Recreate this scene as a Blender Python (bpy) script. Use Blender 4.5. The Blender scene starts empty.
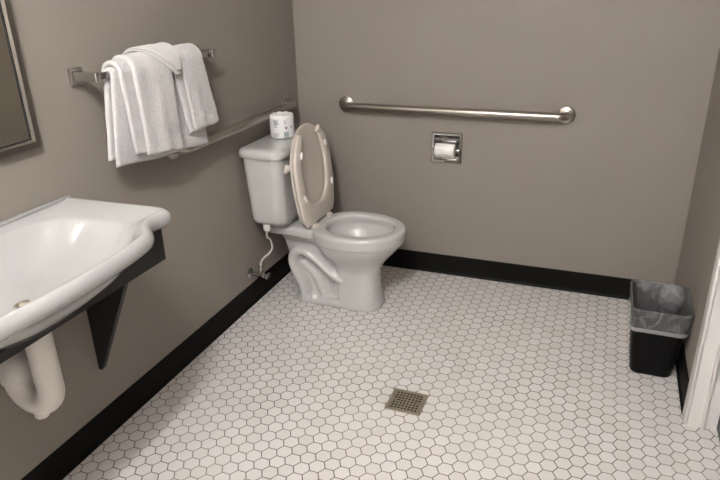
import bpy, bmesh, math, random
from mathutils import Vector, Matrix, noise
PI = math.pi
SC = bpy.context.scene
COL = SC.collection
random.seed(4)

# ------------------------------------------------------------------ materials
def new_mat(name):
    m = bpy.data.materials.new(name); m.use_nodes = True
    nt = m.node_tree; b = nt.nodes['Principled BSDF']
    return m, nt, b

def mat(name, col, rough=.5, metal=0., bump=0., bscale=60., coat=0., spec=.5, var=0., vscale=8., aniso=0., sheen=0.):
    m, nt, b = new_mat(name)
    b.inputs['Base Color'].default_value = (*col, 1)
    b.inputs['Roughness'].default_value = rough
    b.inputs['Metallic'].default_value = metal
    b.inputs['Specular IOR Level'].default_value = spec
    b.inputs['Coat Weight'].default_value = coat
    b.inputs['Coat Roughness'].default_value = .05
    b.inputs['Sheen Weight'].default_value = sheen
    tc = nt.nodes.new('ShaderNodeTexCoord')
    if bump:
        n = nt.nodes.new('ShaderNodeTexNoise'); n.inputs['Scale'].default_value = bscale; n.inputs['Detail'].default_value = 4
        nt.links.new(tc.outputs['Object'], n.inputs['Vector'])
        bp = nt.nodes.new('ShaderNodeBump'); bp.inputs['Strength'].default_value = bump; bp.inputs['Distance'].default_value = .004 if sheen else .002
        nt.links.new(n.outputs['Fac'], bp.inputs['Height']); nt.links.new(bp.outputs['Normal'], b.inputs['Normal'])
    if var:
        n = nt.nodes.new('ShaderNodeTexNoise'); n.inputs['Scale'].default_value = vscale; n.inputs['Detail'].default_value = 3
        nt.links.new(tc.outputs['Object'], n.inputs['Vector'])
        r = nt.nodes.new('ShaderNodeMixRGB')
        r.inputs[1].default_value = (*[c * (1 - var) for c in col], 1); r.inputs[2].default_value = (*[min(1, c * (1 + var)) for c in col], 1)
        nt.links.new(n.outputs['Fac'], r.inputs[0]); nt.links.new(r.outputs[0], b.inputs['Base Color'])
    return m

M = {}
M['paint'] = mat('taupe_eggshell_paint', (.243, .214, .189), .62, bump=.10, bscale=260, spec=.35, var=.025, vscale=2.2)
M['ceiling'] = mat('white_ceiling_paint', (.80, .79, .77), .8, bump=.1, bscale=150)
M['base'] = mat('black_vinyl', (.0045, .0043, .004), .55, bump=.05, bscale=40, spec=.13)
M['trim'] = mat('white_gloss_trim', (.66, .64, .62), .38, bump=.04, bscale=30)
M['door'] = mat('dark_grey_door_paint', (.06, .06, .058), .5)
M['porcelain'] = mat('white_porcelain', (.465, .465, .452), .12, coat=.4, spec=.5)
M['sinkwhite'] = mat('white_glazed_sink', (.325, .325, .32), .04, coat=.0)
M['bone'] = mat('bone_plastic', (.56, .51, .46), .28, spec=.45)
M['bumper'] = mat('white_rubber', (.75, .73, .70), .4)
M['steel'] = mat('brushed_stainless', (.42, .385, .345), .30, metal=1., bump=.04, bscale=300)
M['chrome'] = mat('polished_chrome', (.56, .555, .54), .09, metal=1.)
M['satin'] = mat('satin_nickel_frame', (.23, .21, .185), .42, metal=1.)
M['towel'] = mat('white_terry', (.54, .53, .525), .95, bump=1., bscale=230, spec=.1, sheen=.3)
M['wash'] = mat('white_terry_thin', (.57, .56, .555), .95, bump=1., bscale=260, spec=.1, sheen=.3)
M['black'] = mat('black_powder_coat', (.007, .0068, .0068), .5, bump=.05, bscale=200)
M['blackedge'] = mat('worn_black_edge', (.05, .05, .05), .4)
M['pvc'] = mat('white_pvc', (.62, .585, .55), .42, spec=.4)
M['can'] = mat('black_plastic', (.003, .003, .0032), .5, bump=.1, bscale=90, spec=.14)
M['tissue'] = mat('white_tissue', (.78, .76, .74), .95, bump=.35, bscale=300, spec=.05)
M['wrapper'] = mat('printed_wrapper_paper', (.72, .72, .72), .55, bump=.15, bscale=60)
M['ink'] = mat('grey_print', (.22, .25, .29), .6)
M['inkred'] = mat('dull_purple_print', (.26, .17, .22), .6)
M['drain'] = mat('worn_nickel_drain', (.40, .35, .28), .45, metal=.7, bump=.3, bscale=180, var=.35, vscale=120)
M['dark'] = mat('dark_hole', (.004, .004, .004), .9)
M['hose'] = mat('braided_white_hose', (.52, .49, .45), .45, bump=.5, bscale=700)
M['socket'] = mat('grey_hinge', (.5, .47, .44), .3)

def mirror_glass():
    m, nt, b = new_mat('mirror_glass')
    b.inputs['Base Color'].default_value = (.93, .93, .85, 1); b.inputs['Metallic'].default_value = 1; b.inputs['Roughness'].default_value = .02
    return m
M['mirror'] = mirror_glass()

def bag_mat():
    m, nt, b = new_mat('translucent_liner')
    out = nt.nodes['Material Output']
    b.inputs['Base Color'].default_value = (.50, .50, .51, 1); b.inputs['Roughness'].default_value = .25; b.inputs['Specular IOR Level'].default_value = .7
    tr = nt.nodes.new('ShaderNodeBsdfTransparent'); tr.inputs[0].default_value = (.92, .92, .93, 1)
    mx = nt.nodes.new('ShaderNodeMixShader')
    tc = nt.nodes.new('ShaderNodeTexCoord')
    n = nt.nodes.new('ShaderNodeTexNoise'); n.inputs['Scale'].default_value = 11; n.inputs['Detail'].default_value = 2.; n.inputs['Distortion'].default_value = 1.6
    nt.links.new(tc.outputs['Object'], n.inputs['Vector'])
    mr = nt.nodes.new('ShaderNodeMapRange'); mr.inputs[1].default_value = 0; mr.inputs[2].default_value = .07; mr.inputs[3].default_value = .36; mr.inputs[4].default_value = .17
    sb = nt.nodes.new('ShaderNodeMath'); sb.operation = 'SUBTRACT'; sb.inputs[1].default_value = .5; nt.links.new(n.outputs['Fac'], sb.inputs[0])
    ab = nt.nodes.new('ShaderNodeMath'); ab.operation = 'ABSOLUTE'; nt.links.new(sb.outputs[0], ab.inputs[0])
    nt.links.new(ab.outputs[0], mr.inputs[0]); nt.links.new(mr.outputs[0], mx.inputs[0])
    bp = nt.nodes.new('ShaderNodeBump'); bp.inputs['Strength'].default_value = .6; bp.inputs['Distance'].default_value = .01
    nt.links.new(n.outputs['Fac'], bp.inputs['Height']); nt.links.new(bp.outputs['Normal'], b.inputs['Normal'])
    nt.links.new(tr.outputs[0], mx.inputs[1]); nt.links.new(b.outputs[0], mx.inputs[2]); nt.links.new(mx.outputs[0], out.inputs[0])
    return m
M['bag'] = bag_mat()

def lamp_mat(strength, col):
    m, nt, b = new_mat('lit_bulb_glass')
    b.inputs['Base Color'].default_value = (.9, .9, .9, 1)
    b.inputs['Emission Color'].default_value = (*col, 1); b.inputs['Emission Strength'].default_value = strength
    return m

# hexagon floor tile: flat edges lie along x, columns run along y
TP, TX, TX0, TY0 = .05072, .04380, .01176, .02277
def hex_mat():
    m, nt, b = new_mat('white_hexagon_floor_tile')
    N = nt.nodes.new; L = nt.links.new
    def vm(op, a, bb=None):
        n = N('ShaderNodeVectorMath'); n.operation = op
        for i, v in enumerate((a, bb)):
            if v is None: continue
            if isinstance(v, tuple): n.inputs[i].default_value = v
            else: L(v, n.inputs[i])
        return n.outputs['Value'] if op in ('DOT_PRODUCT', 'LENGTH') else n.outputs[0]
    def mm(op, a, bb=None):
        n = N('ShaderNodeMath'); n.operation = op
        for i, v in enumerate((a, bb)):
            if v is None: continue
            if isinstance(v, (int, float)): n.inputs[i].default_value = v
            else: L(v, n.inputs[i])
        return n.outputs[0]
    tc = N('ShaderNodeTexCoord')
    K = (TP * .8660254) / TX                         # normalise columns to true hexagons
    q = vm('ADD', vm('SUBTRACT', vm('MULTIPLY', tc.outputs['Object'], (K, 1, 0)), (TX0 * K, TY0, 0)), (TP * 1.7320508 * 200, TP * 400, 0))
    r = (TP * 1.7320508, TP, 1.0); h = (TP * 1.7320508 / 2, TP / 2, 0)
    a = vm('SUBTRACT', vm('MODULO', vm('ADD', q, h), r), h)
    c = vm('SUBTRACT', vm('MODULO', q, r), h)
    sel = mm('LESS_THAN', vm('LENGTH', a), vm('LENGTH', c))
    mx = N('ShaderNodeMix'); mx.data_type = 'VECTOR'
    L(sel, mx.inputs[0]); L(c, mx.inputs[4]); L(a, mx.inputs[5])
    g = mx.outputs[1]
    ab = vm('ABSOLUTE', g)
    d = mm('MAXIMUM', vm('DOT_PRODUCT', ab, (0, 1, 0)), vm('DOT_PRODUCT', ab, (.8660254, .5, 0)))
    mr = N('ShaderNodeMapRange'); mr.interpolation_type = 'SMOOTHSTEP'
    mr.inputs[1].default_value = TP / 2 - .0022; mr.inputs[2].default_value = TP / 2 - .0010
    L(d, mr.inputs[0]); grout = mr.outputs[0]
    cell = vm('SUBTRACT', q, g)
    cell = vm('SNAP', vm('ADD', cell, (.003, .003, 0)), (TP * .8660254 / 2, TP / 4, 1))
    wn = N('ShaderNodeTexWhiteNoise'); wn.noise_dimensions = '3D'; L(vm('MULTIPLY', cell, (37, 53, 0)), wn.inputs['Vector'])
    tile = N('ShaderNodeMixRGB'); tile.inputs[1].default_value = (.60, .575, .55, 1); tile.inputs[2].default_value = (.65, .63, .61, 1)
    L(wn.outputs['Value'], tile.inputs[0])
    ns = N('ShaderNodeTexNoise'); ns.inputs['Scale'].default_value = 3.; ns.inputs['Detail'].default_value = 6
    L(tc.outputs['Object'], ns.inputs['Vector'])
    gm = N('ShaderNodeMixRGB'); gm.inputs[1].default_value = (.10, .085, .072, 1); gm.inputs[2].default_value = (.22, .195, .17, 1)
    gr = N('ShaderNodeMapRange'); gr.inputs[1].default_value = .38; gr.inputs[2].default_value = .62
    L(ns.outputs['Fac'], gr.inputs[0]); L(gr.outputs[0], gm.inputs[0])
    fin = N('ShaderNodeMixRGB'); L(grout, fin.inputs[0]); L(tile.outputs[0], fin.inputs[1]); L(gm.outputs[0], fin.inputs[2])
    L(fin.outputs[0], b.inputs['Base Color'])
    ro = N('ShaderNodeMapRange'); ro.inputs[3].default_value = .34; ro.inputs[4].default_value = .85
    L(grout, ro.inputs[0]); L(ro.outputs[0], b.inputs['Roughness'])
    b.inputs['Specular IOR Level'].default_value = .4
    bp = N('ShaderNodeBump'); bp.inputs['Strength'].default_value = .5; bp.inputs['Distance'].default_value = .001; bp.invert = True
    L(grout, bp.inputs['Height']); L(bp.outputs['Normal'], b.inputs['Normal'])
    return m
M['hex'] = hex_mat()

# ------------------------------------------------------------------ mesh tools
class MB:
    def __init__(s): s.bm = bmesh.new()
    def _merge(s, tmp):
        me = bpy.data.meshes.new('t'); tmp.to_mesh(me); tmp.free(); s.bm.from_mesh(me); bpy.data.meshes.remove(me)
    def box(s, x0, x1, y0, y1, z0, z1, bev=0., seg=2, mtx=None):
        t = bmesh.new(); bmesh.ops.create_cube(t, size=1)
        for v in t.verts: v.co = Vector(((x0 + x1) / 2 + v.co.x * (x1 - x0), (y0 + y1) / 2 + v.co.y * (y1 - y0), (z0 + z1) / 2 + v.co.z * (z1 - z0)))
        if bev: bmesh.ops.bevel(t, geom=t.edges[:], offset=bev, segments=seg, affect='EDGES', profile=.5)
        if mtx:
            for v in t.verts: v.co = mtx @ v.co
        s._merge(t); return s
    def loft(s, rings, cap0=True, cap1=True, closed=True):
        bm = s.bm; R = [[bm.verts.new(p) for p in r] for r in rings]; n = len(rings[0])
        for a, b in zip(R[:-1], R[1:]):
            for i in range(n if closed else n - 1):
                j = (i + 1) % n
                try: bm.faces.new((a[i], a[j], b[j], b[i]))
                except ValueError: pass
        if cap0: bm.faces.new(R[0][::-1])
        if cap1: bm.faces.new(R[-1])
        return s
    def tube(s, path, r, n=16, ry=None, up=(0, 1, 0), caps=True):
        P = [Vector(p) for p in path]; rings = []
        rr = r if isinstance(r, (list, tuple)) else [r] * len(P)
        nrm = None
        for i, p in enumerate(P):
            t = (P[min(i + 1, len(P) - 1)] - P[max(i - 1, 0)]).normalized()
            if nrm is None:
                u = Vector(up); nrm = (u - t * u.dot(t))
                if nrm.length < 1e-4: u = Vector((1, 0, .01)); nrm = u - t * u.dot(t)
                nrm.normalize()
            else:
                nrm = (nrm - t * nrm.dot(t)).normalized()
            bi = t.cross(nrm)
            k = (ry / r) if (ry and not isinstance(r, (list, tuple))) else 1
            rings.append([p + nrm * (math.cos(2 * PI * j / n) * rr[i] * k) + bi * (math.sin(2 * PI * j / n) * rr[i]) for j in range(n)])
        return s.loft(rings, caps, caps)
    def lathe(s, prof, origin, axis=(0, 0, 1), n=32):
        ax = Vector(axis).normalized(); q = Vector((0, 0, 1)).rotation_difference(ax); o = Vector(origin)
        rings = [[o + q @ Vector((max(r, 1e-5) * math.cos(2 * PI * j / n), max(r, 1e-5) * math.sin(2 * PI * j / n), h)) for j in range(n)] for r, h in prof]
        return s.loft(rings, True, True)
    def build(s, name, m, parent=None, smooth=35, remesh=None, subsurf=0, smooth_it=0):
        bm = s.bm
        bmesh.ops.remove_doubles(bm, verts=bm.verts, dist=1e-6)
        bmesh.ops.recalc_face_normals(bm, faces=bm.faces)
        me = bpy.data.meshes.new(name)
        off = Vector((0, 0, 0))
        if parent is not None:
            p = parent
            while p is not None: off += p.location; p = p.parent
        bm.to_mesh(me); bm.free()
        o = bpy.data.objects.new(name, me); COL.objects.link(o)
        if remesh or subsurf or smooth_it:
            if remesh:
                d = o.modifiers.new('r', 'REMESH'); d.mode = 'VOXEL'; d.voxel_size = remesh
            if smooth_it:
                d = o.modifiers.new('s', 'SMOOTH'); d.factor = .5; d.iterations = smooth_it
            if subsurf:
                d = o.modifiers.new('u', 'SUBSURF'); d.levels = d.render_levels = subsurf
            dg = bpy.context.evaluated_depsgraph_get(); dg.update()
            me2 = bpy.data.meshes.new_from_object(o.evaluated_get(dg)); o.modifiers.clear(); o.data = me2; me2.name = name; me = me2
        if off.length: me.transform(Matrix.Translation(-off))
        if smooth:
            me.shade_smooth()
            if smooth < 180: me.set_sharp_from_angle(angle=math.radians(smooth))
        me.materials.clear(); me.materials.append(m)
        if parent is not None: o.parent = parent
        return o

def thing(name, label, cat, loc, group=None):
    o = bpy.data.objects.new(name, None); COL.objects.link(o); o.location = loc; o.empty_display_size = .05
    o['label'] = label; o['category'] = cat
    if group: o['group'] = group
    bpy.context.view_layer.update()
    return o
def tag(o, label, cat, group=None):
    o['label'] = label; o['category'] = cat
    if group: o['group'] = group
    return o
def struct(o, label=None):
    o['kind'] = 'structure'
    if label: o['label'] = label
    return o

def arc(cx, cz, r, a0, a1, n):           # points in a plane, degrees
    return [(cx + r * math.cos(math.radians(a0 + (a1 - a0) * i / n)), cz + r * math.sin(math.radians(a0 + (a1 - a0) * i / n))) for i in range(n + 1)]
def smooth_path(pts, k=8):                # Catmull-Rom
    P = [Vector(p) for p in pts]; P = [2 * P[0] - P[1]] + P + [2 * P[-1] - P[-2]]; out = []
    for i in range(1, len(P) - 2):
        a, b, c, d = P[i - 1:i + 3]
        for j in range(k):
            t = j / k
            out.append(.5 * ((2 * b) + (c - a) * t + (2 * a - 5 * b + 4 * c - d) * t * t + (3 * b - a - 3 * c + d) * t ** 3))
    out.append(P[-2]); return out
def egg(z, xb, xf, hy, cy=0., e=1., n=64, eb=None, bias=.5):
    cx = xb + (xf - xb) * bias; R = []
    for i in range(n):
        t = 2 * PI * i / n; c, s = math.cos(t), math.sin(t)
        ee = e if c >= 0 else (eb or e)
        R.append(Vector((cx + (xf - cx if c >= 0 else cx - xb) * math.copysign(abs(c) ** ee, c), cy + hy * math.copysign(abs(s) ** ee, s), z)))
    return R

# ------------------------------------------------------------------ room shell
W = 1.886; H = 2.55; YF = -3.45; YD0, YD1 = -.913, -1.83; DH = 2.05
t = .12
struct(MB().box(-t, W + .6, YF - t, t, -.08, 0).build('floor', M['hex'], smooth=0), 'white hexagon mosaic tile floor with grey grout')
struct(MB().box(-t, W + .6, YF - t, t, H, H + .08).build('ceiling', M['ceiling'], smooth=0))
struct(MB().box(-t, 0, YF - t, t, 0, H).build('wall_left', M['paint'], smooth=0), 'taupe painted wall behind the sink and toilet tank')
# back wall with the niche of the paper holder left open
HX0, HX1, HZ0, HZ1 = .727, .855, .613, .739
b = MB()
b.box(0, HX0, 0, t, 0, H).box(HX1, W + .6, 0, t, 0, H).box(HX0, HX1, 0, t, 0, HZ0).box(HX0, HX1, 0, t, HZ1, H).box(HX0, HX1, .08, t, HZ0, HZ1)
struct(b.build('wall_back', M['paint'], smooth=0), 'taupe painted wall carrying the long grab bar')
b = MB()
b.box(W, W + .09, YD0 + .016, 0, 0, H).box(W, W + .105, YF, YD1 - .016, 0, H).box(W, W + .105, YD1 - .016, YD0 + .016, DH + .016, H)
struct(b.build('wall_right', M['paint'], smooth=0), 'taupe painted wall beside the waste bin')
struct(MB().box(0, W + .6, YF - t, YF, 0, H).build('wall_front', M['ceiling'], smooth=0))
# cove base
def cove(name, p0, p1, inward, lab):
    p0, p1, n = Vector(p0), Vector(p1), Vector(inward)
    prof = [(0.0005, 0), (.013, 0), (.0125, .002), (.008, .005), (.0055, .010), (.004, .018), (.0038, .100), (.0028, .1045), (.0005, .106)]
    rings = [[p + n * d + Vector((0, 0, z + .0005)) for d, z in prof] for p in (p0, p1)]
    return struct(MB().loft(rings).build(name, M['base'], smooth=50), lab)
cove('baseboard_left', (0, YF + .002, 0), (0, -.001, 0), (1, 0, 0), 'black vinyl cove base along the left wall')
cove('baseboard_back', (.004, 0, 0), (W - .004, 0, 0), (0, -1, 0), 'black vinyl cove base along the back wall')
cove('baseboard_right', (W, -.001, 0), (W, YD0 + .0585, 0), (-1, 0, 0), 'short black vinyl cove base behind the waste bin')
# door casing and jamb, door leaf
def casing(b, y0, y1, z1):
    b.box(W - .012, W - .0003, y0, y1, 0.0005, z1, .004)
b = MB(); casing(b, YD0, YD0 + .058, DH + .058); casing(b, YD1 - .058, YD1, DH + .058); b.box(W - .012, W - .0003, YD1, YD0, DH, DH + .058, .004)
struct(b.build('trim_1', M['trim'], smooth=30), 'white painted door casing')
b = MB(); b.box(W - .0003, W + .0895, YD0 + .0003, YD0 + .0157, .0005, DH + .015); b.box(W - .0003, W + .0895, YD1 - .0157, YD1 - .0003, .0005, DH + .015); b.box(W - .0003, W + .0895, YD1, YD0, DH + .0003, DH + .0157)
b.box(W + .04, W + .052, YD0 - .010, YD0 + .001, .0005, DH, .002)
struct(b.build('trim_2', M['trim'], smooth=30), 'white painted door jamb')
struct(MB().box(W + .092, W + .132, YD1 - .03, YD0 + .03, .003, DH + .02, .002).build('door_1', M['door'], smooth=30), 'dark grey door leaf beyond the white jamb')

# ------------------------------------------------------------------ toilet
CY = -.44
toilet = thing('toilet', 'white two-piece toilet with its seat and lid raised, in the corner under the grab bars', 'toilet', (.38, CY, 0))
def shift(R, dx=0, dy=CY): return [Vector((p.x + dx, p.y + dy, p.z)) for p in R]
b = MB()
# outer bowl + rim + inner cavity, one closed shell
prof = [(.15, .42, .585, .08), (.20, .385, .598, .092), (.235, .35, .618, .112), (.27, .322, .648, .138), (.30, .303, .676, .158), (.325, .289, .698, .171),
        (.338, .282, .708, .1755), (.346, .276, .710, .184), (.388, .274, .713, .186), (.399, .279, .708, .181), (.403, .292, .697, .170),
        (.4025, .335, .668, .139), (.396, .344, .660, .131), (.380, .346, .664, .130), (.360, .342, .668, .134), (.33, .35, .655, .124), (.28, .38, .625, .098), (.23, .425, .565, .055), (.215, .46, .53, .02)]
b.loft([shift(egg(z, xb, xf, hy, e=.93, bias=.46)) for z, xb, xf, hy in prof])
# front column
col = [(0, .395, .607, .094, .72), (.012, .395, .608, .095, .72), (.03, .398, .603, .091, .75), (.08, .402, .594, .086, .78), (.15, .402, .590, .084, .8), (.20, .40, .598, .088, .85), (.25, .39, .62, .10, .9)]
b.loft([shift(egg(z, xb, xf, hy, e=e, eb=.35, bias=.5)) for z, xb, xf, hy, e in col])
# foot plate
ft = [(0, .170, .600, .093), (.016, .170, .600, .093), (.026, .174, .596, .088), (.031, .182, .59, .08)]
b.loft([shift(egg(z, xb, xf, hy, e=.7, eb=.45)) for z, xb, xf, hy in ft])
# web behind the column
wb = [(0, .178, .47, .065), (.05, .172, .47, .044), (.15, .150, .44, .040), (.21, .140, .37, .040), (.30, .118, .31, .048), (.36, .10, .31, .085)]
b.loft([shift(egg(z, xb, xf, hy, e=.4)) for z, xb, xf, hy in wb])
# deck between bowl and tank
dk = []
for x, hy, z0, z1 in ((.055, .085, .352, .388), (.065, .105, .345, .394), (.20, .116, .345, .398), (.25, .120, .342, .401), (.295, .120, .34, .402), (.33, .106, .342, .401)):
    n = 32; R = []
    for i in range(n):
        a = 2 * PI * i / n; c, s = math.cos(a), math.sin(a)
        R.append(Vector((x, CY + hy * math.copysign(abs(c) ** .35, c), (z0 + z1) / 2 + (z1 - z0) / 2 * math.copysign(abs(s) ** .5, s))))
    dk.append(R)
b2 = MB(); b2.loft(dk); 
# the bowl cavity must stay open: keep the deck out of it
b.bm.from_mesh((lambda me: (b2.bm.to_mesh(me), me)[1])(bpy.data.meshes.new('dk')))
# trapway
tp = smooth_path([(.43, CY, .14), (.375, CY, .165), (.305, CY, .225), (.245, CY, .262), (.198, CY, .258), (.174, CY, .212), (.188, CY, .150), (.222, CY, .085), (.232, CY, .01)], 7)
b.tube(tp, .038, 20, ry=.090, up=(0, 1, 0))
b.tube(smooth_path([(.215, CY, .205), (.265, CY, .165), (.305, CY, .105), (.335, CY, .02)], 6), .036, 20, ry=.070, up=(0, 1, 0))
bowl = b.build('bowl', M['porcelain'], toilet, smooth=180, remesh=.0046, smooth_it=4)
for s in (-1, 1):
    MB().lathe([(.0001, .016), (.006, .0155), (.011, .011), (.013, .004), (.013, 0)][::-1], (.285, CY + s * .078, .030), n=20).build('bolt_cap', M['bumper'], toilet, smooth=60)
# tank
def rrect(z, x0, x1, hy, r, n=10):
    R = []; cx = (x0 + x1) / 2; hx = (x1 - x0) / 2
    for (sx, sy, a0) in ((1, 1, 0), (-1, 1, 90), (-1, -1, 180), (1, -1, 270)):
        for i in range(n + 1):
            a = math.radians(a0 + 90 * i / n)
            R.append(Vector((cx + sx * (hx - r) + r * math.cos(a), CY + sy * (hy - r) + r * math.sin(a), z)))
    return R
b = MB()
b.loft([rrect(.388, .07, .18, .10, .04), rrect(.424, .065, .185, .11, .045), rrect(.426, .048, .196, .176, .045), rrect(.433, .038, .204, .190, .048), (rrect(.450, .034, .207, .196, .048)), rrect(.55, .031, .211, .204, .048), rrect(.65, .027, .216, .211, .048), rrect(.742, .025, .219, .218, .048)])
tank = b.build('tank', M['porcelain'], toilet, smooth=50)
b = MB()
b.loft([rrect(.743, .016, .228, .226, .050), rrect(.746, .013, .232, .231, .052), rrect(.766, .013, .232, .231, .052), rrect(.777, .017, .228, .226, .050), rrect(.7825, .026, .219, .218, .045), rrect(.784, .04, .205, .19, .04)])
b.build('tank_lid', M['porcelain'], toilet, smooth=60)
b = MB()
b.lathe([(.013, 0), (.013, .006), (.010, .010), (.007, .022)], (.217, CY - .150, .695), (1, 0, 0), 20)
b.tube([(.238, CY - .134, .698), (.241, CY - .146, .698), (.244, CY - .175, .697), (.246, CY - .205, .694), (.246, CY - .216, .693)], [.009, .013, .0115, .010, .006], 14)
b.build('flush_lever', M['bone'], toilet, smooth=60)
MB().lathe([(.014, -.016), (.016, -.012), (.016, .012), (.013, .016)], (.105, CY - .165, .408), n=12).build('tank_nut', M['bumper'], toilet)
# raised seat and lid
TH = math.radians(5.2); HP = Vector((.300, CY, .410)); DU = Vector((-math.sin(TH), 0, math.cos(TH))); DN = Vector((math.cos(TH), 0, math.sin(TH)))
def SP(u, v, n): return HP + DU * u + Vector((0, v, 0)) + DN * n
def outl(a, ub, uf, hv, eb=.42, ef=.95, bias=.52, flat=0):
    c, s = math.cos(a), math.sin(a); cu = ub + (uf - ub) * bias
    if c < 0 and flat:                       # straight hinge end, narrower than the middle
        q = abs(math.atan2(s, -c)) / (PI / 2); k = .38
        if q < k: return (ub, math.copysign(flat * q / k, s))
        w = (1 - q) / (1 - k) * PI / 2
        return (cu - (cu - ub) * math.sin(w), math.copysign(flat + (hv - flat) * max(0., math.cos(w)) ** .9, s))
    e = ef if c >= 0 else eb
    return (cu + (uf - cu if c >= 0 else cu - ub) * math.copysign(abs(c) ** e, c), hv * math.copysign(abs(s) ** e, s))
b = MB(); rings = []; NS = 72; G = .60
for i in range(NS + 1):
    a = G + (2 * PI - 2 * G) * i / NS
    ou, ov = outl(a, 0.004, .462, .186, flat=.128); iu, iv = outl(a, .088, .425, .122, .8, .95)
    if i in (0, NS): k = .93
    elif i in (1, NS - 1): k = .985
    else: k = 1
    mu, mv = (ou + iu) / 2, (ov + iv) / 2
    R = []
    for f, nn in ((-1, .002), (-.97, .0085), (-.85, .0108), (-.45, .0125), (0, .0128), (.45, .0115), (.85, .009), (.97, .006), (1, .001), (.97, -.006), (.8, -.009), (0, -.010), (-.8, -.009), (-.97, -.006)):
        R.append(SP(mu + (ou - iu) / 2 * f * k, mv + (ov - iv) / 2 * f * k, nn * (k if k == 1 else .8)))
    rings.append(R)
b.loft(rings)
seat = b.build('seat', M['bone'], toilet, smooth=60)
for u, v in ((.335, .128), (.335, -.128), (.145, .145), (.145, -.145)):
    bb = MB()
    q = [(math.cos(2 * PI * i / 16), math.sin(2 * PI * i / 16)) for i in range(16)]
    sg = 1 if v > 0 else -1; sl = -.45 * sg if u > .2 else .45 * sg
    rg = []
    for s_, h in ((1, .0105), (1, .018), (.85, .0205), (.4, .0215)):
        rg.append([SP(u + c * .017 * s_ * math.cos(sl) - s * .007 * s_ * math.sin(sl), v + c * .017 * s_ * math.sin(sl) + s * .007 * s_ * math.cos(sl), h) for c, s in q])
    bb.loft(rg); bb.build('bumper', M['bumper'], seat, smooth=60)
b = MB(); LA = [2 * PI * i / 72 for i in range(72)]
def lidring(k, n): return [SP(.232 + (outl(a, .012, .450, .181, flat=.122)[0] - .232) * k, outl(a, .012, .450, .181, flat=.122)[1] * k, n) for a in LA]
b.loft([lidring(.90, -.015), lidring(.97, -.0125), lidring(.992, -.0135), lidring(1, -.018), lidring(.99, -.024), lidring(.95, -.0275), lidring(.6, -.030), lidring(.2, -.031)])
b.build('seat_lid', M['bone'], toilet, smooth=50)
for s in (-1, 1):
    b = MB(); b.box(.285, .322, CY + s * .078 - .019, CY + s * .078 + .019, .396, .414, .005)
    b.lathe([(.009, -.021), (.010, -.018), (.010, .018), (.009, .021)], (.298, CY + s * .078, .414), (0, 1, 0), 16)
    b.build('hinge', M['bone'], toilet)

# wrapped spare roll on the tank lid
RX, RY, RZ = .118, -.412, .7845
roll = thing('wrapped_toilet_roll', 'spare toilet roll in printed white wrapper standing on the toilet tank', 'toilet roll', (RX, RY, RZ))
b = MB()
pr = [(.0, .010), (.018, .008), (.030, .003), (.046, .0005), (.0525, .003), (.0545, .010), (.055, .05), (.0545, .095), (.0525, .103), (.046, .1065), (.030, .104), (.018, .098), (.0, .096)]
n = 48; rings = []
for r, h in pr:
    rings.append([Vector((RX + max(r, 1e-4) * (1 + .018 * math.sin(5 * a + h * 40) * (r > .04)) * math.cos(a), RY + max(r, 1e-4) * (1 + .018 * math.sin(7 * a + 1) * (r > .04)) * math.sin(a), RZ + h + (.0022 * math.sin(9 * a) if .02 < r < .05 and h > .05 else 0))) for a in [2 * PI * i / n for i in range(n)]])
b.loft(rings)
wr = b.build('paper_wrapper', M['wrapper'], roll, smooth=60)
# face centre of the print: towards the camera
A0 = math.radians(-62)
def patch(bm, a0, a1, z0, z1, k=6, r=.0563):
    rows = [[Vector((RX + r * math.cos(A0 + a0 + (a1 - a0) * i / k), RY + r * math.sin(A0 + a0 + (a1 - a0) * i / k), RZ + z)) for i in range(k + 1)] for z in (z0, z1)]
    rows2 = [[Vector((RX + (p.x - RX) * .985, RY + (p.y - RY) * .985, p.z)) for p in rw] for rw in rows]
    ring0 = [rows[0][0], rows[1][0], rows2[1][0], rows2[0][0]]
    bm.loft([[rows[0][i], rows[1][i], rows2[1][i], rows2[0][i]] for i in range(k + 1)])
b = MB()
for i, (w0, w1) in enumerate(((-.78, -.30), (-.78, -.42), (-.76, -.26), (-.74, -.36), (-.78, -.46))): patch(b, w0, w1, .083 - .0052 * i, .0863 - .0052 * i)
b.build('text_print', M['ink'], wr, smooth=60)
b = MB()
for i in range(3): patch(b, .18 + .01 * i, .30 - .02 * (i % 2), .070 + i * .006, .0735 + i * .006)
b.build('symbol_print', M['ink'], wr, smooth=60)
b = MB()
xx = .10
for i in range(11):
    w = (.016, .028, .02, .034)[i % 4]; patch(b, xx, xx + w, .012, .034, 1); xx += w + .014
patch(b, .10, .56, .0065, .0095)
b.build('barcode_print', M['ink'], wr, smooth=60)
b = MB(); patch(b, .22, .42, .046, .056); b.build('emblem_print', M['inkred'], wr, smooth=60)
b = MB(); patch(b, -.74, -.42, .054, .057); b.build('caption_print', M['inkred'], wr, smooth=60)
b = MB()
for i in range(3): patch(b, -.80, -.42 + .08 * i, .012 + .006 * i, .0145 + .006 * i)
b.build('fine_print', M['ink'], wr, smooth=60)
b = MB(); patch(b, .74, .86, .047, .060); b.build('seal_print', M['ink'], wr, smooth=60)

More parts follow.
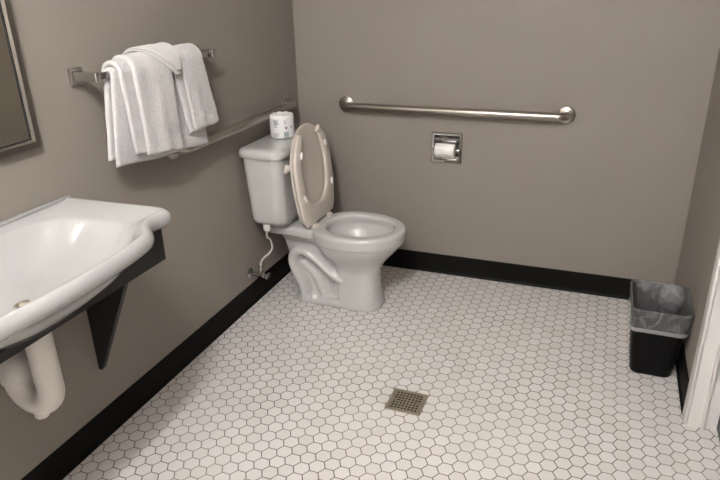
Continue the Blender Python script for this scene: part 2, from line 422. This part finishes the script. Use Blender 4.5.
# water supply stop and hose
sup = thing('supply_valve', 'chrome shutoff valve with a thin white hose below the toilet tank', 'valve', (0, -.622, .165))
VY, VZ = -.622, .165
MB().lathe([(.026, .0008), (.026, .003), (.018, .008), (.010, .010), (.0095, .05)], (0, VY, VZ), (1, 0, 0), 24).build('escutcheon', M['chrome'], sup)
b = MB(); b.lathe([(.012, -.018), (.014, -.014), (.014, .016), (.011, .020)], (.058, VY, VZ), (1, 0, 0), 20); b.lathe([(.009, 0), (.009, .026), (.012, .027), (.012, .042), (.007, .044)], (.058, VY, VZ), (0, .25, 1), 12)
b.build('valve_body', M['chrome'], sup)
b = MB(); b.lathe([(.006, 0), (.006, .020)], (.074, VY, VZ), (1, 0, 0), 12)
b.loft([[Vector((.092 + dx, VY + .026 * k * math.cos(a), VZ + .013 * k * math.sin(a))) for a in [2 * PI * i / 24 for i in range(24)]] for dx, k in ((0, .85), (.002, 1), (.008, 1), (.010, .85))])
b.build('valve_handle', M['chrome'], sup)
hp = smooth_path([(.058, VY + .010, VZ + .042), (.060, VY + .014, VZ + .060), (.072, VY + .018, VZ + .080), (.094, VY + .036, VZ + .100), (.108, VY + .046, VZ + .128), (.108, VY + .034, VZ + .175), (.104, CY - .168, .36), (.105, CY - .165, .394)], 8)
MB().tube(hp, .0048, 10, up=(1, 0, 0)).build('hose', M['hose'], sup, smooth=60)

# ------------------------------------------------------------------ grab bars
def grab_bar(name, a, c, out, label, group=None, flange_r=.039, r=.0185, off=.056):
    a, c, out = Vector(a), Vector(c), Vector(out); d = (c - a).normalized()
    root = thing(name, label, 'grab bar', (a + c) / 2, group)
    R = .034; pts = [a + out * .004]
    def bend(corner, d0, d1):
        return [corner - d0 * R + (d1 * (1 - math.cos(t_)) + d0 * math.sin(t_)) * R for t_ in [PI / 2 * i / 8 for i in range(9)]]
    pts += bend(a + out * off, out, d) + bend(c + out * off, d, -out) + [c + out * .004]
    MB().tube(pts, r, 24, up=(0, 0, 1)).build('rail', M['steel'], root, smooth=60)
    for p in (a, c):
        MB().lathe([(flange_r, .0006), (flange_r, .006), (flange_r - .003, .0085), (r + .006, .010), (r + .001, .012)], p, out, 36).build('flange', M['steel'], root, smooth=40)
    return root
GZ = .8655
grab_bar('grab_bar', (.270, 0, GZ), (1.331, 0, GZ), (0, -1, 0), 'long brushed steel grab bar on the back wall above the paper holder')
grab_bar('grab_bar', (0, -.150, .884), (0, -1.064, .884), (1, 0, 0), 'steel grab bar on the left wall, running from the corner behind the towels')

# ------------------------------------------------------------------ recessed paper holder and its roll
ph = thing('paper_holder', 'square chrome recessed paper holder in the back wall under the long grab bar', 'toilet paper holder', (.791, 0, .601))
fx0, fx1, fz0, fz1 = .716, .866, .601, .751
b = MB()
def rect_y(x0, x1, z0, z1, y): return [Vector((x0, y, z0)), Vector((x1, y, z0)), Vector((x1, y, z1)), Vector((x0, y, z1))]
i_ = .014
b.loft([rect_y(fx0, fx1, fz0, fz1, -.0005), rect_y(fx0, fx1, fz0, fz1, -.003), rect_y(fx0 + .004, fx1 - .004, fz0 + .004, fz1 - .004, -.006), rect_y(fx0 + i_ - .002, fx1 - i_ + .002, fz0 + i_ - .002, fz1 - i_ + .002, -.005), rect_y(fx0 + i_, fx1 - i_, fz0 + i_, fz1 - i_, -.001)], False, False)
b.build('frame', M['chrome'], ph, smooth=20)
b = MB()                                      # curved recess shell
sec = []
for x in (fx0 + i_, fx1 - i_):
    prof_ = [(-.001, fz1 - i_)] + [( .066 * math.sin(t_), (fz0 + fz1) / 2 + ((fz1 - fz0) / 2 - i_) * math.cos(t_)) for t_ in [PI * k / 14 for k in range(1, 14)]] + [(-.001, fz0 + i_)]
    sec.append([Vector((x, y, z)) for y, z in prof_])
b.loft(sec, True, True, closed=False)
b.build('recess', M['chrome'], ph, smooth=40)
b = MB(); b.box(fx0 + .03, fx1 - .026, -.012, -.006, .706, .716, .002); b.build('hood', M['chrome'], ph)
b = MB(); b.box(fx0 + .030, fx1 - .022, -.013, -.004, .617, .626, .002); b.build('lower_lip', M['chrome'], ph)
b = MB(); b.lathe([(.008, .0), (.008, .115)], (fx0 + .0175, -.006, .668), (1, 0, 0), 16)
b.build('roller', M['chrome'], ph, smooth=40)
for x, s in ((fx0 + .009, 1), (fx1 - .009, -1)):
    MB().lathe([(.004, 0), (.009, .001), (.0105, .005), (.0105, .012), (.008, .015)], (x, -.008, .669), (s, 0, 0), 18).build('roller_post', M['chrome'], ph)
pr_ = thing('toilet_roll', 'part-used white toilet roll with a folded pointed end in the chrome holder', 'toilet roll', (.786, -.006, .640))
b = MB(); b.lathe([(.0105, .0), (.031, .0), (.0315, .002), (.0315, .093), (.031, .095), (.0105, .095), (.0105, .0)], (.738, -.006, .668), (1, 0, 0), 40)
b.build('tissue', M['tissue'], pr_, smooth=50)
b = MB(); tri = []
for k in range(7):                            # pointed end lying on the roll front
    a = math.radians(150 + k * 14); w = .046 * (1 - k / 6.4)
    c_ = (-.006 + .0325 * math.cos(a), .668 + .0325 * math.sin(a))
    o_ = (-.006 + .034 * math.cos(a), .668 + .034 * math.sin(a))
    tri.append([Vector((.812 - w, c_[0], c_[1])), Vector((.812 + w * .4, c_[0], c_[1])), Vector((.812 + w * .4, o_[0], o_[1])), Vector((.812 - w, o_[0], o_[1]))])
b.loft(tri); b.build('folded_end', M['tissue'], pr_, smooth=40)

# ------------------------------------------------------------------ floor drain
dr = thing('floor_drain', 'square metal floor drain with a slotted grate set in the hexagon tile', 'drain', (.932, -1.108, 0))
ang = 0
dx0, dx1, dy0, dy1 = .865, 1.000, -1.173, -1.043
b = MB()
def fr(x0, x1, y0, y1, z): return [Vector((x0, y0, z)), Vector((x1, y0, z)), Vector((x1, y1, z)), Vector((x0, y1, z))]
b.loft([fr(dx0, dx1, dy0, dy1, .0003), fr(dx0, dx1, dy0, dy1, .0022), fr(dx0 + .002, dx1 - .002, dy0 + .002, dy1 - .002, .003), fr(dx0 + .016, dx1 - .016, dy0 + .013, dy1 - .013, .003), fr(dx0 + .017, dx1 - .017, dy0 + .014, dy1 - .014, .0008)], False, False)
b.build('frame', M['drain'], dr, smooth=20)
MB().box(dx0 + .014, dx1 - .014, dy0 + .012, dy1 - .012, .0003, .0008).build('sump', M['dark'], dr, smooth=0)
b = MB()                                      # grate of bars with rows of square holes
gx0, gx1, gy0, gy1 = dx0 + .0165, dx1 - .0165, dy0 + .0135, dy1 - .0135
nx, ny = 8, 7
for i in range(nx + 1):
    x = gx0 + (gx1 - gx0) * i / nx; b.box(x - .0022, x + .0022, gy0, gy1, .0009, .0030)
for j in range(ny + 1):
    y = gy0 + (gy1 - gy0) * j / ny; b.box(gx0, gx1, y - .0028, y + .0028, .0009, .0029)
b.build('grate', M['drain'], dr, smooth=0)
for sx in (gx0 + .004, gx1 - .004):
    MB().lathe([(.004, 0), (.004, .0007), (.0028, .0011)], (sx, (gy0 + gy1) / 2, .0029), n=14).build('screw', M['drain'], dr)

# ------------------------------------------------------------------ mirror
mi = thing('wall_mirror', 'framed mirror with satin metal edge on the left wall above the sink', 'mirror', (0, -2.0, 1.042))
my0, my1, mz0, mz1 = -2.37, -1.655, 1.042, 1.95
def rect_x(y0, y1, z0, z1, x): return [Vector((x, y0, z0)), Vector((x, y1, z0)), Vector((x, y1, z1)), Vector((x, y0, z1))]
def ins(k, x): return rect_x(my0 + k, my1 - k, mz0 + k, mz1 - k, x)
b = MB(); b.loft([ins(.002, .0006), ins(0, .003), ins(0, .021), ins(.001, .022), ins(.0175, .022), ins(.0225, .0145), ins(.0225, .009)], False, False)
b.build('frame', M['satin'], mi, smooth=20)
b = MB(); b.loft([ins(.0225, .0138), ins(.0255, .0138), ins(.0255, .0105)], False, False); b.build('gasket', M['dark'], mi, smooth=0)
MB().box(.005, .0105, my0 + .02, my1 - .02, mz0 + .02, mz1 - .02).build('glass', M['mirror'], mi, smooth=0)

# ------------------------------------------------------------------ towel bar and towels
BX, BZ = .078, 1.206; BY0, BY1 = -1.465, -.855
tb = thing('towel_bar', 'chrome flat towel bar on the left wall holding white towels', 'towel bar', (0, (BY0 + BY1) / 2, BZ))
b = MB(); b.box(BX - .004, BX + .004, BY0 + .006, BY1 + .03, BZ - .0095, BZ + .0095, .0015); b.build('bar', M['chrome'], tb)
for y in (BY0, BY1):
    p_ = MB(); p_.loft([rect_x(y - .026, y + .026, BZ - .026, BZ + .026, .0006), rect_x(y - .026, y + .026, BZ - .026, BZ + .026, .007), rect_x(y - .021, y + .021, BZ - .021, BZ + .021, .011)])
    ps = p_.build('wall_plate', M['chrome'], tb, smooth=20)
    q_ = MB(); q_.loft([rect_x(y - .017, y + .017, BZ - .017, BZ + .017, .010), rect_x(y - .012, y + .012, BZ - .014, BZ + .014, .03), rect_x(y - .011, y + .011, BZ - .014, BZ + .014, .086), rect_x(y - .009, y + .009, BZ - .012, BZ + .012, .089)])
    q_.build('post', M['chrome'], tb, smooth=20)
MB().box(BX - .0052, BX + .0052, -1.362, -1.352, BZ - .0105, BZ + .0105, .001).build('bar_joint', M['chrome'], tb)

def drape(b, yl, yr, r, th, zf, zb, ny=40, shape=None, wav=.004, seed=0, flare=0., bands=(), lean=0., skew=0., amp=.0012, zfr=None):
    """cloth slab hung over the bar: the front falls to zf, the back to zb"""
    S = []                                                      # centre line (x, z, nx, nz)
    k = 34
    for i in range(k): z = zb + (BZ - zb) * i / k; S.append((BX - r, z, -1, 0))
    for i in range(15): a = PI - PI * i / 14; S.append((BX + r * math.cos(a), BZ + r * math.sin(a), math.cos(a), math.sin(a)))
    kf = 46
    for i in range(1, kf + 1): S.append((BX + r, BZ - (BZ - zf) * i / kf, 1, 0))
    sheets = []
    for side in (1, -1):
        rows = []
        for si, (x, z, nx_, nz_) in enumerate(S):
            row = []
            front = x > BX; f = max(0., (BZ - z) / (BZ - zf)) if front else max(0., (BZ - z) / (BZ - zb))
            for j in range(ny + 1):
                t_ = j / ny; y = yl + (yr - yl) * t_
                y += ((t_ - .5) * flare + skew) * f
                zz = z
                if front and zfr is not None: zz = BZ - (BZ - z) * (BZ - (zf + (zfr - zf) * t_)) / (BZ - zf)
                zz += (.0035 * math.sin(t_ * 9 + seed) * f)
                e = min(1, .16 + math.sqrt(max(0, 1 - (1 - min(1, min(t_, 1 - t_) * (yr - yl) / (th * .6))) ** 2)))
                eb = 1.
                if front: eb = min(1, .25 + math.sqrt(max(0, 1 - (1 - min(1, (1 - f) * (BZ - zf) / (th * .5))) ** 2)))
                h = th / 2 * e * eb
                for (z0_, z1_) in bands:
                    if front and z0_ < (zz - zf) < z1_: h -= .0022
                dsp = wav * (math.sin(t_ * 7.3 + seed + f * 1.3) * .6 + math.sin(t_ * 15.1 + seed * 2.1) * .25) * (.35 + f) if front else 0
                dsp += lean * f if front else 0
                nv = noise.noise(Vector((y * 160 + seed, zz * 160, x * 160))) * amp + noise.noise(Vector((y * 24 + seed, zz * 24, 3))) * .0022
                d_ = side * h + dsp + (nv if side == 1 else 0)
                row.append(Vector((x + nx_ * d_, y, zz + nz_ * d_)))
            rows.append(row)
        sheets.append(rows)
    ns = len(S); rings = []
    for j in range(ny + 1):
        rings.append([sheets[0][i][j] for i in range(ns)] + [sheets[1][i][j] for i in range(ns - 1, -1, -1)])
    b.loft(rings)
tw = 'towels on the towel bar'
b = MB()
drape(b, -1.418, -.985, .0128, .0135, .926, .945, 60, seed=1.0, wav=.003, flare=.07, skew=-.008, lean=-.002, amp=.0022, zfr=.884)
tag(b.build('bath_towel', M['towel'], smooth=180), 'wide white bath towel, rearmost and lowest hanging on the towel bar', 'towel', tw)
b = MB()
drape(b, -1.402, -1.23, .0300, .0150, .948, 1.02, 30, seed=2.2, wav=.004, skew=.022, amp=.0022)
drape(b, -1.352, -1.166, .0420, .0165, .940, 1.0, 34, seed=3.1, wav=.006, skew=.014, bands=((.034, .040), (.058, .064)), amp=.0022, zfr=.916)
tag(b.build('hand_towel', M['towel'], smooth=180), 'folded white hand towel hanging in front of the bath towel, left of the other', 'towel', tw)
b = MB()
drape(b, -1.142, -1.00, .0300, .0145, .956, 1.02, 24, seed=5.2, wav=.003, skew=.05, amp=.0022)
drape(b, -1.108, -.982, .0415, .0160, .962, 1.02, 30, seed=4.4, wav=.004, skew=.050, flare=.03, bands=((.034, .040), (.056, .062)), amp=.0022)
tag(b.build('hand_towel', M['towel'], smooth=180), 'shorter folded white hand towel at the right end of the towel bar', 'towel', tw)
# wash cloth folded to a triangle over the bar
b = MB(); r0 = .0560
def wc(s, t_):                              # s: along arc from back to front, t across
    return s, t_
for lay in range(2):
    sheets = []
    for side in (1, -1):
        rows = []
        for i in range(29):
            f = i / 28
            L_ = -.05 + f * (.05 + PI * r0 * .62 + .070)          # path length measured from the back of the bar
            row = []
            for j in range(23):
                t_ = j / 22
                yl = -1.290 + lay * .006; yr = -1.100 - lay * .003 - .042 * f
                # hypotenuse: left limit moves right as the cloth comes down the front
                g_ = max(0., (f - .40) / .60)
                y_left = yl + (yr - .012 - yl) * min(1, g_ ** 1.5)
                y = y_left + (yr + .008 * g_ - y_left) * t_
                r = r0 + lay * .0065
                aa = PI * .80 - L_ / r
                if L_ < 0: x, z, nx_, nz_ = BX + r * math.cos(PI * .8), BZ + r * math.sin(PI * .8) + L_, -1, 0
                elif aa > 0: x, z, nx_, nz_ = BX + r * math.cos(aa), BZ + r * math.sin(aa), math.cos(aa), math.sin(aa)
                else: x, z, nx_, nz_ = BX + r, BZ + aa * r, 1, 0
                e = min(1, .3 + min(min(t_, 1 - t_) * (yr - y_left) / .006, (1 - f) / .05))
                d_ = side * .0032 * e + .0018 * noise.noise(Vector((y * 30, L_ * 30, lay * 5))) + .0006 * noise.noise(Vector((y * 200, L_ * 200, lay)))
                row.append(Vector((x + nx_ * d_, y, z + nz_ * d_)))
            rows.append(row)
        sheets.append(rows)
    rings = []
    for i in range(29):
        rings.append(sheets[0][i] + sheets[1][i][::-1])
    b.loft(rings)
tag(b.build('wash_cloth', M['wash'], smooth=180), 'small white wash cloth folded to a point on top of the hand towels', 'towel', tw)

# ------------------------------------------------------------------ sink
SY = -2.03; SX0 = .002
sink = thing('wall_sink', 'white ceramic wall sink with a bowed front rim on the left wall', 'sink', (0, SY, .75))
half = [(SX0, .444), (.20, .450), (.335, .454), (.366, .448), (.383, .434), (.388, .416), (.386, .396), (.384, .376), (.388, .354), (.402, .328), (.423, .305), (.442, .282), (.455, .252), (.465, .2), (.472, .13), (.476, .06), (.477, 0)]
sp = smooth_path([(x, y, 0) for x, y in half], 6)
def poly_at(off):                            # outline inset by off (closed, mirrored)
    up = [(p.x, p.y) for p in sp]; low = [(p.x, -p.y) for p in sp[::-1]][1:]
    P = up + low                              # from wall/right end, round the front, to wall/left end
    n = len(P); out = []
    for i in range(n):
        a = P[max(i - 1, 0)]; c = P[min(i + 1, n - 1)]
        tx, ty = c[0] - a[0], c[1] - a[1]; l = math.hypot(tx, ty) or 1
        nx_, ny_ = -ty / l, tx / l            # outward is -this; fix sign below
        x = P[i][0] + (ty / l) * off * -1 * -1 * -1; y = P[i][1] + (tx / l) * off * -1 * -1
        out.append((x, y))
    return out
base = poly_at(0)
def ring_in(off, z, wallx=SX0):
    P = poly_at(0); n = len(P); R = []
    for i, (x, y) in enumerate(P):
        a = P[max(i - 1, 0)]; c = P[min(i + 1, n - 1)]; tx, ty = c[0] - a[0], c[1] - a[1]; l = math.hypot(tx, ty) or 1
        # travel runs +y side -> front -> -y side ; interior lies on the right-hand side
        nx_, ny_ = ty / l, -tx / l
        R.append((max(wallx, x + nx_ * off), y + ny_ * off))
    if wallx: R[0] = (wallx, R[0][1]); R[-1] = (wallx, R[-1][1])
    return [Vector((x, SY + y, z)) for x, y in R]
# resample along the wall edge so that rings close along the wall
def close(R, nw=24):
    a, c = R[-1], R[0]
    return R + [a.lerp(c, (k + 1) / (nw + 1)) for k in range(nw)]
def basin(k, z, c=(.262, SY), hx=.195, hy=.325, e=.42):
    T = close(ring_in(.02, z)); out = []
    for p in T:
        a = math.atan2(p.y - c[1], p.x - c[0]); cs, sn = math.cos(a), math.sin(a)
        # polar super-ellipse so that every ring keeps the same directions
        q = 2 / e; rad = 1 / ((abs(cs) / (hx * k)) ** q + (abs(sn) / (hy * k)) ** q) ** (1 / q)
        out.append(Vector((c[0] + rad * cs, c[1] + rad * sn, z)))
    return out
RT = .872
rings = [close(ring_in(.030, RT - .048)), close(ring_in(.012, RT - .045)), close(ring_in(.003, RT - .036)), close(ring_in(0, RT - .024)), close(ring_in(.003, RT - .012)), close(ring_in(.010, RT - .004)), close(ring_in(.018, RT)), close(ring_in(.025, RT - .001)), close(ring_in(.030, RT - .004))]
def bas(hx, hy, cx, z, e): return basin(1, z, (cx, SY), hx, hy, e)
rings += [bas(.203, .335, .236, RT - .0105, .66), bas(.196, .322, .238, RT - .018, .64), bas(.188, .304, .240, RT - .036, .62), bas(.175, .280, .241, RT - .062, .60), bas(.155, .248, .242, RT - .088, .62), bas(.122, .195, .242, RT - .108, .72), bas(.07, .11, .241, RT - .117, .9), bas(.022, .022, .240, RT - .121, 1)]
b = MB(); b.loft(rings, False, True)
# outer underside
und = [rings[0], basin(1, RT - .053, (.245, SY), .206, .335, .8), basin(1, RT - .075, (.243, SY), .198, .305, .85), basin(1, RT - .100, (.24, SY), .172, .265, .9), basin(1, RT - .135, (.24, SY), .125, .19, .9), basin(1, RT - .146, (.24, SY), .03, .03, 1)]
b.loft(und, False, True)
b.build('basin', M['sinkwhite'], sink, smooth=180)
b = MB(); b.box(SX0, .020, SY - .441, SY + .441, RT - .006, RT + .0022, .002, 3); b.build('back_ledge', M['sinkwhite'], sink, smooth=60)
b = MB(); b.lathe([(.0215, 0), (.024, .0015), (.0215, .003), (.016, .001), (.012, -.004)], (.240, SY + .030, RT - .1205), n=28); b.build('drain_ring', M['drain'], sink)
MB().lathe([(.012, 0), (.015, .003), (.012, .006), (.003, .008)], (.240, SY + .030, RT - .1190), n=20).build('stopper', M['drain'], sink)
# white drain trap below
TRY = -1.985
trap = thing('sink_trap', 'thick white drain trap hanging under the sink', 'drain trap', (.15, TRY, .5))
TXX = .236
b = MB()
pth = [(TXX, TRY, .728), (TXX, TRY, .60)] + [(TXX - .058 + .058 * math.cos(a), TRY, .500 + .058 * math.sin(a)) for a in [-PI * i / 14 for i in range(15)]] + [(TXX - .116, TRY, .51)]
b.tube(pth, .0335, 24)
b.build('trap_bend', M['pvc'], trap, smooth=60)
b = MB(); b.tube([(TXX - .116, TRY, .500), (TXX - .116, TRY, .510)] + [(TXX - .116 - .045 * (1 - math.cos(a)), TRY, .510 + .045 * math.sin(a)) for a in [PI / 2 * i / 8 for i in range(1, 9)]] + [(.003, TRY, .555)], .0380, 24); b.build('wall_arm', M['pvc'], trap, smooth=60)
MB().lathe([(.037, 0), (.0392, .002), (.0392, .005), (.037, .007)], (TXX - .116, TRY, .4985), n=28).build('joint_ring', M['pvc'], trap)
MB().lathe([(.017, -.018), (.019, -.014), (.019, .012)], (TXX - .056, TRY, .414), n=20).build('cleanout_plug', M['pvc'], trap)
MB().lathe([(.034, 0), (.0375, .002), (.0375, .018), (.034, .02)], (TXX, TRY, .706), n=28).build('slip_nut', M['pvc'], trap)
# black carrier frame
fr_ = thing('sink_bracket', 'black steel support frame with wedge brackets beneath the white sink', 'bracket', (0, SY, .25))
AX = .347; AY = .428; AZ0, AZ1 = .716, .815
b = MB(); ap = [(-AY, AZ0), (AY, AZ0), (AY, AZ1), (.352, AZ1), (.325, .792), (.29, .770), (.24, .752), (.15, .740), (0, .736), (-.15, .740), (-.24, .752), (-.29, .770), (-.325, .792), (-.352, AZ1), (-AY, AZ1)]
b.loft([[Vector((x, SY + y, z)) for y, z in ap] for x in (AX - .018, AX)]); b.build('front_apron', M['black'], fr_, smooth=10)
for s in (-1, 1):
    y = SY + s * (AY - .009)
    MB().box(.001, AX - .018, y - .009, y + .009, AZ0, AZ1, .0015).build('side_rail', M['black'], fr_)
    yb = SY + s * .425 + (.006 if s > 0 else 0)
    b = MB(); q = [(.001, .260), (.014, .260), (.232, .7155), (.001, .7155)]
    b.loft([[Vector((x, yb - .009, z)) for x, z in q], [Vector((x, yb + .009, z)) for x, z in q]])
    b.build('wedge_bracket', M['black'], fr_, smooth=10)

# ------------------------------------------------------------------ waste bin with liner
CXC, CYC = 1.776, -.545
def rr(z, hx, hy, r=.03, cx=CXC, cy=CYC, n=8):
    R = []
    for (sx, sy, a0) in ((1, 1, 0), (-1, 1, 90), (-1, -1, 180), (1, -1, 270)):
        for i in range(n + 1):
            a = math.radians(a0 + 90 * i / n); R.append(Vector((cx + sx * (hx - r) + r * math.cos(a), cy + sy * (hy - r) + r * math.sin(a), z)))
    return R
BHX, BHY, THX, THY, CH = .074, .098, .103, .132, .295
def ch(z, d=0): f = z / CH; return BHX + (THX - BHX) * f + d, BHY + (THY - BHY) * f + d
b = MB(); L = []
L += [rr(.001, BHX - .008, BHY - .008, .022), rr(.004, BHX - .002, BHY - .002, .026), rr(.010, *ch(.010)), rr(.26, *ch(.26)), rr(.262, *ch(.262, .003)), rr(CH - .004, *ch(CH, .003)), rr(CH, *ch(CH, .0005)), rr(CH - .004, *ch(CH, -.003)), rr(.01, *ch(.01, -.003)), rr(.008, BHX - .012, BHY - .012, .02)]
b.loft(L); can = tag(b.build('waste_bin', M['can'], smooth=40), 'small black tapered waste bin in the corner by the door casing', 'waste bin')
def crumple(R, a, sc=38, sd=0, up=True):
    out = []
    for p in R:
        v = noise.noise_vector(Vector((p.x * sc + sd, p.y * sc, p.z * sc)))
        out.append(Vector((p.x + v.x * a, p.y + v.y * a, p.z + (v.z * a if up else 0))))
    return out
b = MB(); n_ = 26
def fine(z, d, r=.03): return rr(z, *ch(z, d), r, n=n_)
rings = []
for z in (.208, .214, .222, .234, .245, .26, .275, .29): rings.append(crumple(fine(z, .0065 if z > .2 else .0075), .0028, 42, 0, z < .2))
rings.append(crumple(fine(.2985, .004), .0022, 50)); rings.append(crumple(fine(.2985, -.003), .002, 50))
for i, z in enumerate((.285, .265, .24, .21, .18, .15, .11, .07, .03)): rings.append(crumple(fine(z, -.008 - .012 * min(1, i / 4)), .004 + .0045 * min(1, i / 3), 30, 4))
rings.append([Vector((CXC + (p.x - CXC) * .5, CYC + (p.y - CYC) * .5, .022)) for p in rings[-1]])
b.loft(rings, False, True)
# loose gathered corner standing above the rim
gr = []
for i in range(9):
    f = i / 8; R = []
    for j in range(28):
        a = 2 * PI * j / 28
        rad = .052 * math.sin(PI * (.18 + .80 * f)) ** .7 + .004
        R.append(Vector((CXC + .045 + .030 * f * 0 + rad * .85 * math.cos(a), CYC + .055 + rad * math.sin(a), .235 + .10 * f)))
    gr.append(crumple(R, .010, 34, 9))
b.loft(gr, False, True)
bag = tag(b.build('bin_liner', M['bag'], smooth=75), 'clear grey plastic liner folded over the rim of the waste bin', 'bin liner')
b = MB()
def hem(z, d): return crumple(fine(z, d), .0026, 42, 0, False)
b.loft([hem(.204, .0085), hem(.211, .0088), hem(.219, .0086), hem(.2215, .0080)], False, False)
hb = mat('doubled_liner_hem', (.24, .24, .245), .35)
b.build('folded_hem', hb, bag, smooth=75)

# ------------------------------------------------------------------ lamp on the ceiling
LX, LY = 1.06, -2.86
lm = thing('ceiling_light', 'ceiling light bar with two round glass globes above the room', 'ceiling light', (LX, LY, H))
MB().box(LX - .05, LX + .05, LY - .23, LY + .23, H - .028, H - .0005, .006).build('canopy', M['satin'], lm)
bulb = lamp_mat(1080, (1, .975, .96))
for dy in (-.16, .16):
    sk = MB().lathe([(.032, 0), (.032, -.012), (.024, -.026), (.024, -.034)], (LX, LY + dy, H - .0275), n=28).build('socket', M['satin'], lm)
    MB().lathe([(.0, .056), (.018, .052), (.026, .040), (.036, .018), (.040, 0), (.037, -.014), (.027, -.028), (.014, -.034), (0, -.036)], (LX, LY + dy, H - .112), n=32).build('globe', bulb, sk, smooth=180)

# ------------------------------------------------------------------ world, camera
w = bpy.data.worlds.new('World'); SC.world = w; w.use_nodes = True
w.node_tree.nodes['Background'].inputs[0].default_value = (.5, .5, .5, 1); w.node_tree.nodes['Background'].inputs[1].default_value = 0.0
cam = bpy.data.cameras.new('Camera'); co = bpy.data.objects.new('Camera', cam); COL.objects.link(co)
cam.sensor_width = 36; cam.lens = 632.46 / 720 * 36; cam.clip_start = .02
co.matrix_world = Matrix.Translation((1.4936, -2.9609, 1.4701)) @ Matrix.Rotation(.3762, 4, 'Z') @ Matrix.Rotation(1.1719, 4, 'X') @ Matrix.Rotation(-.0249, 4, 'Z')
SC.camera = co
SC.view_settings.view_transform = 'Standard'; SC.view_settings.look = 'None'; SC.view_settings.gamma = 1; SC.view_settings.exposure = -0.08
SC.view_settings.use_curve_mapping = False
SC.cycles.max_bounces = 10; SC.cycles.diffuse_bounces = 6; SC.cycles.glossy_bounces = 4; SC.cycles.transparent_max_bounces = 16
SC.cycles.sample_clamp_indirect = 0; SC.cycles.caustics_reflective = True; SC.cycles.caustics_refractive = False
SC.cycles.use_denoising = True
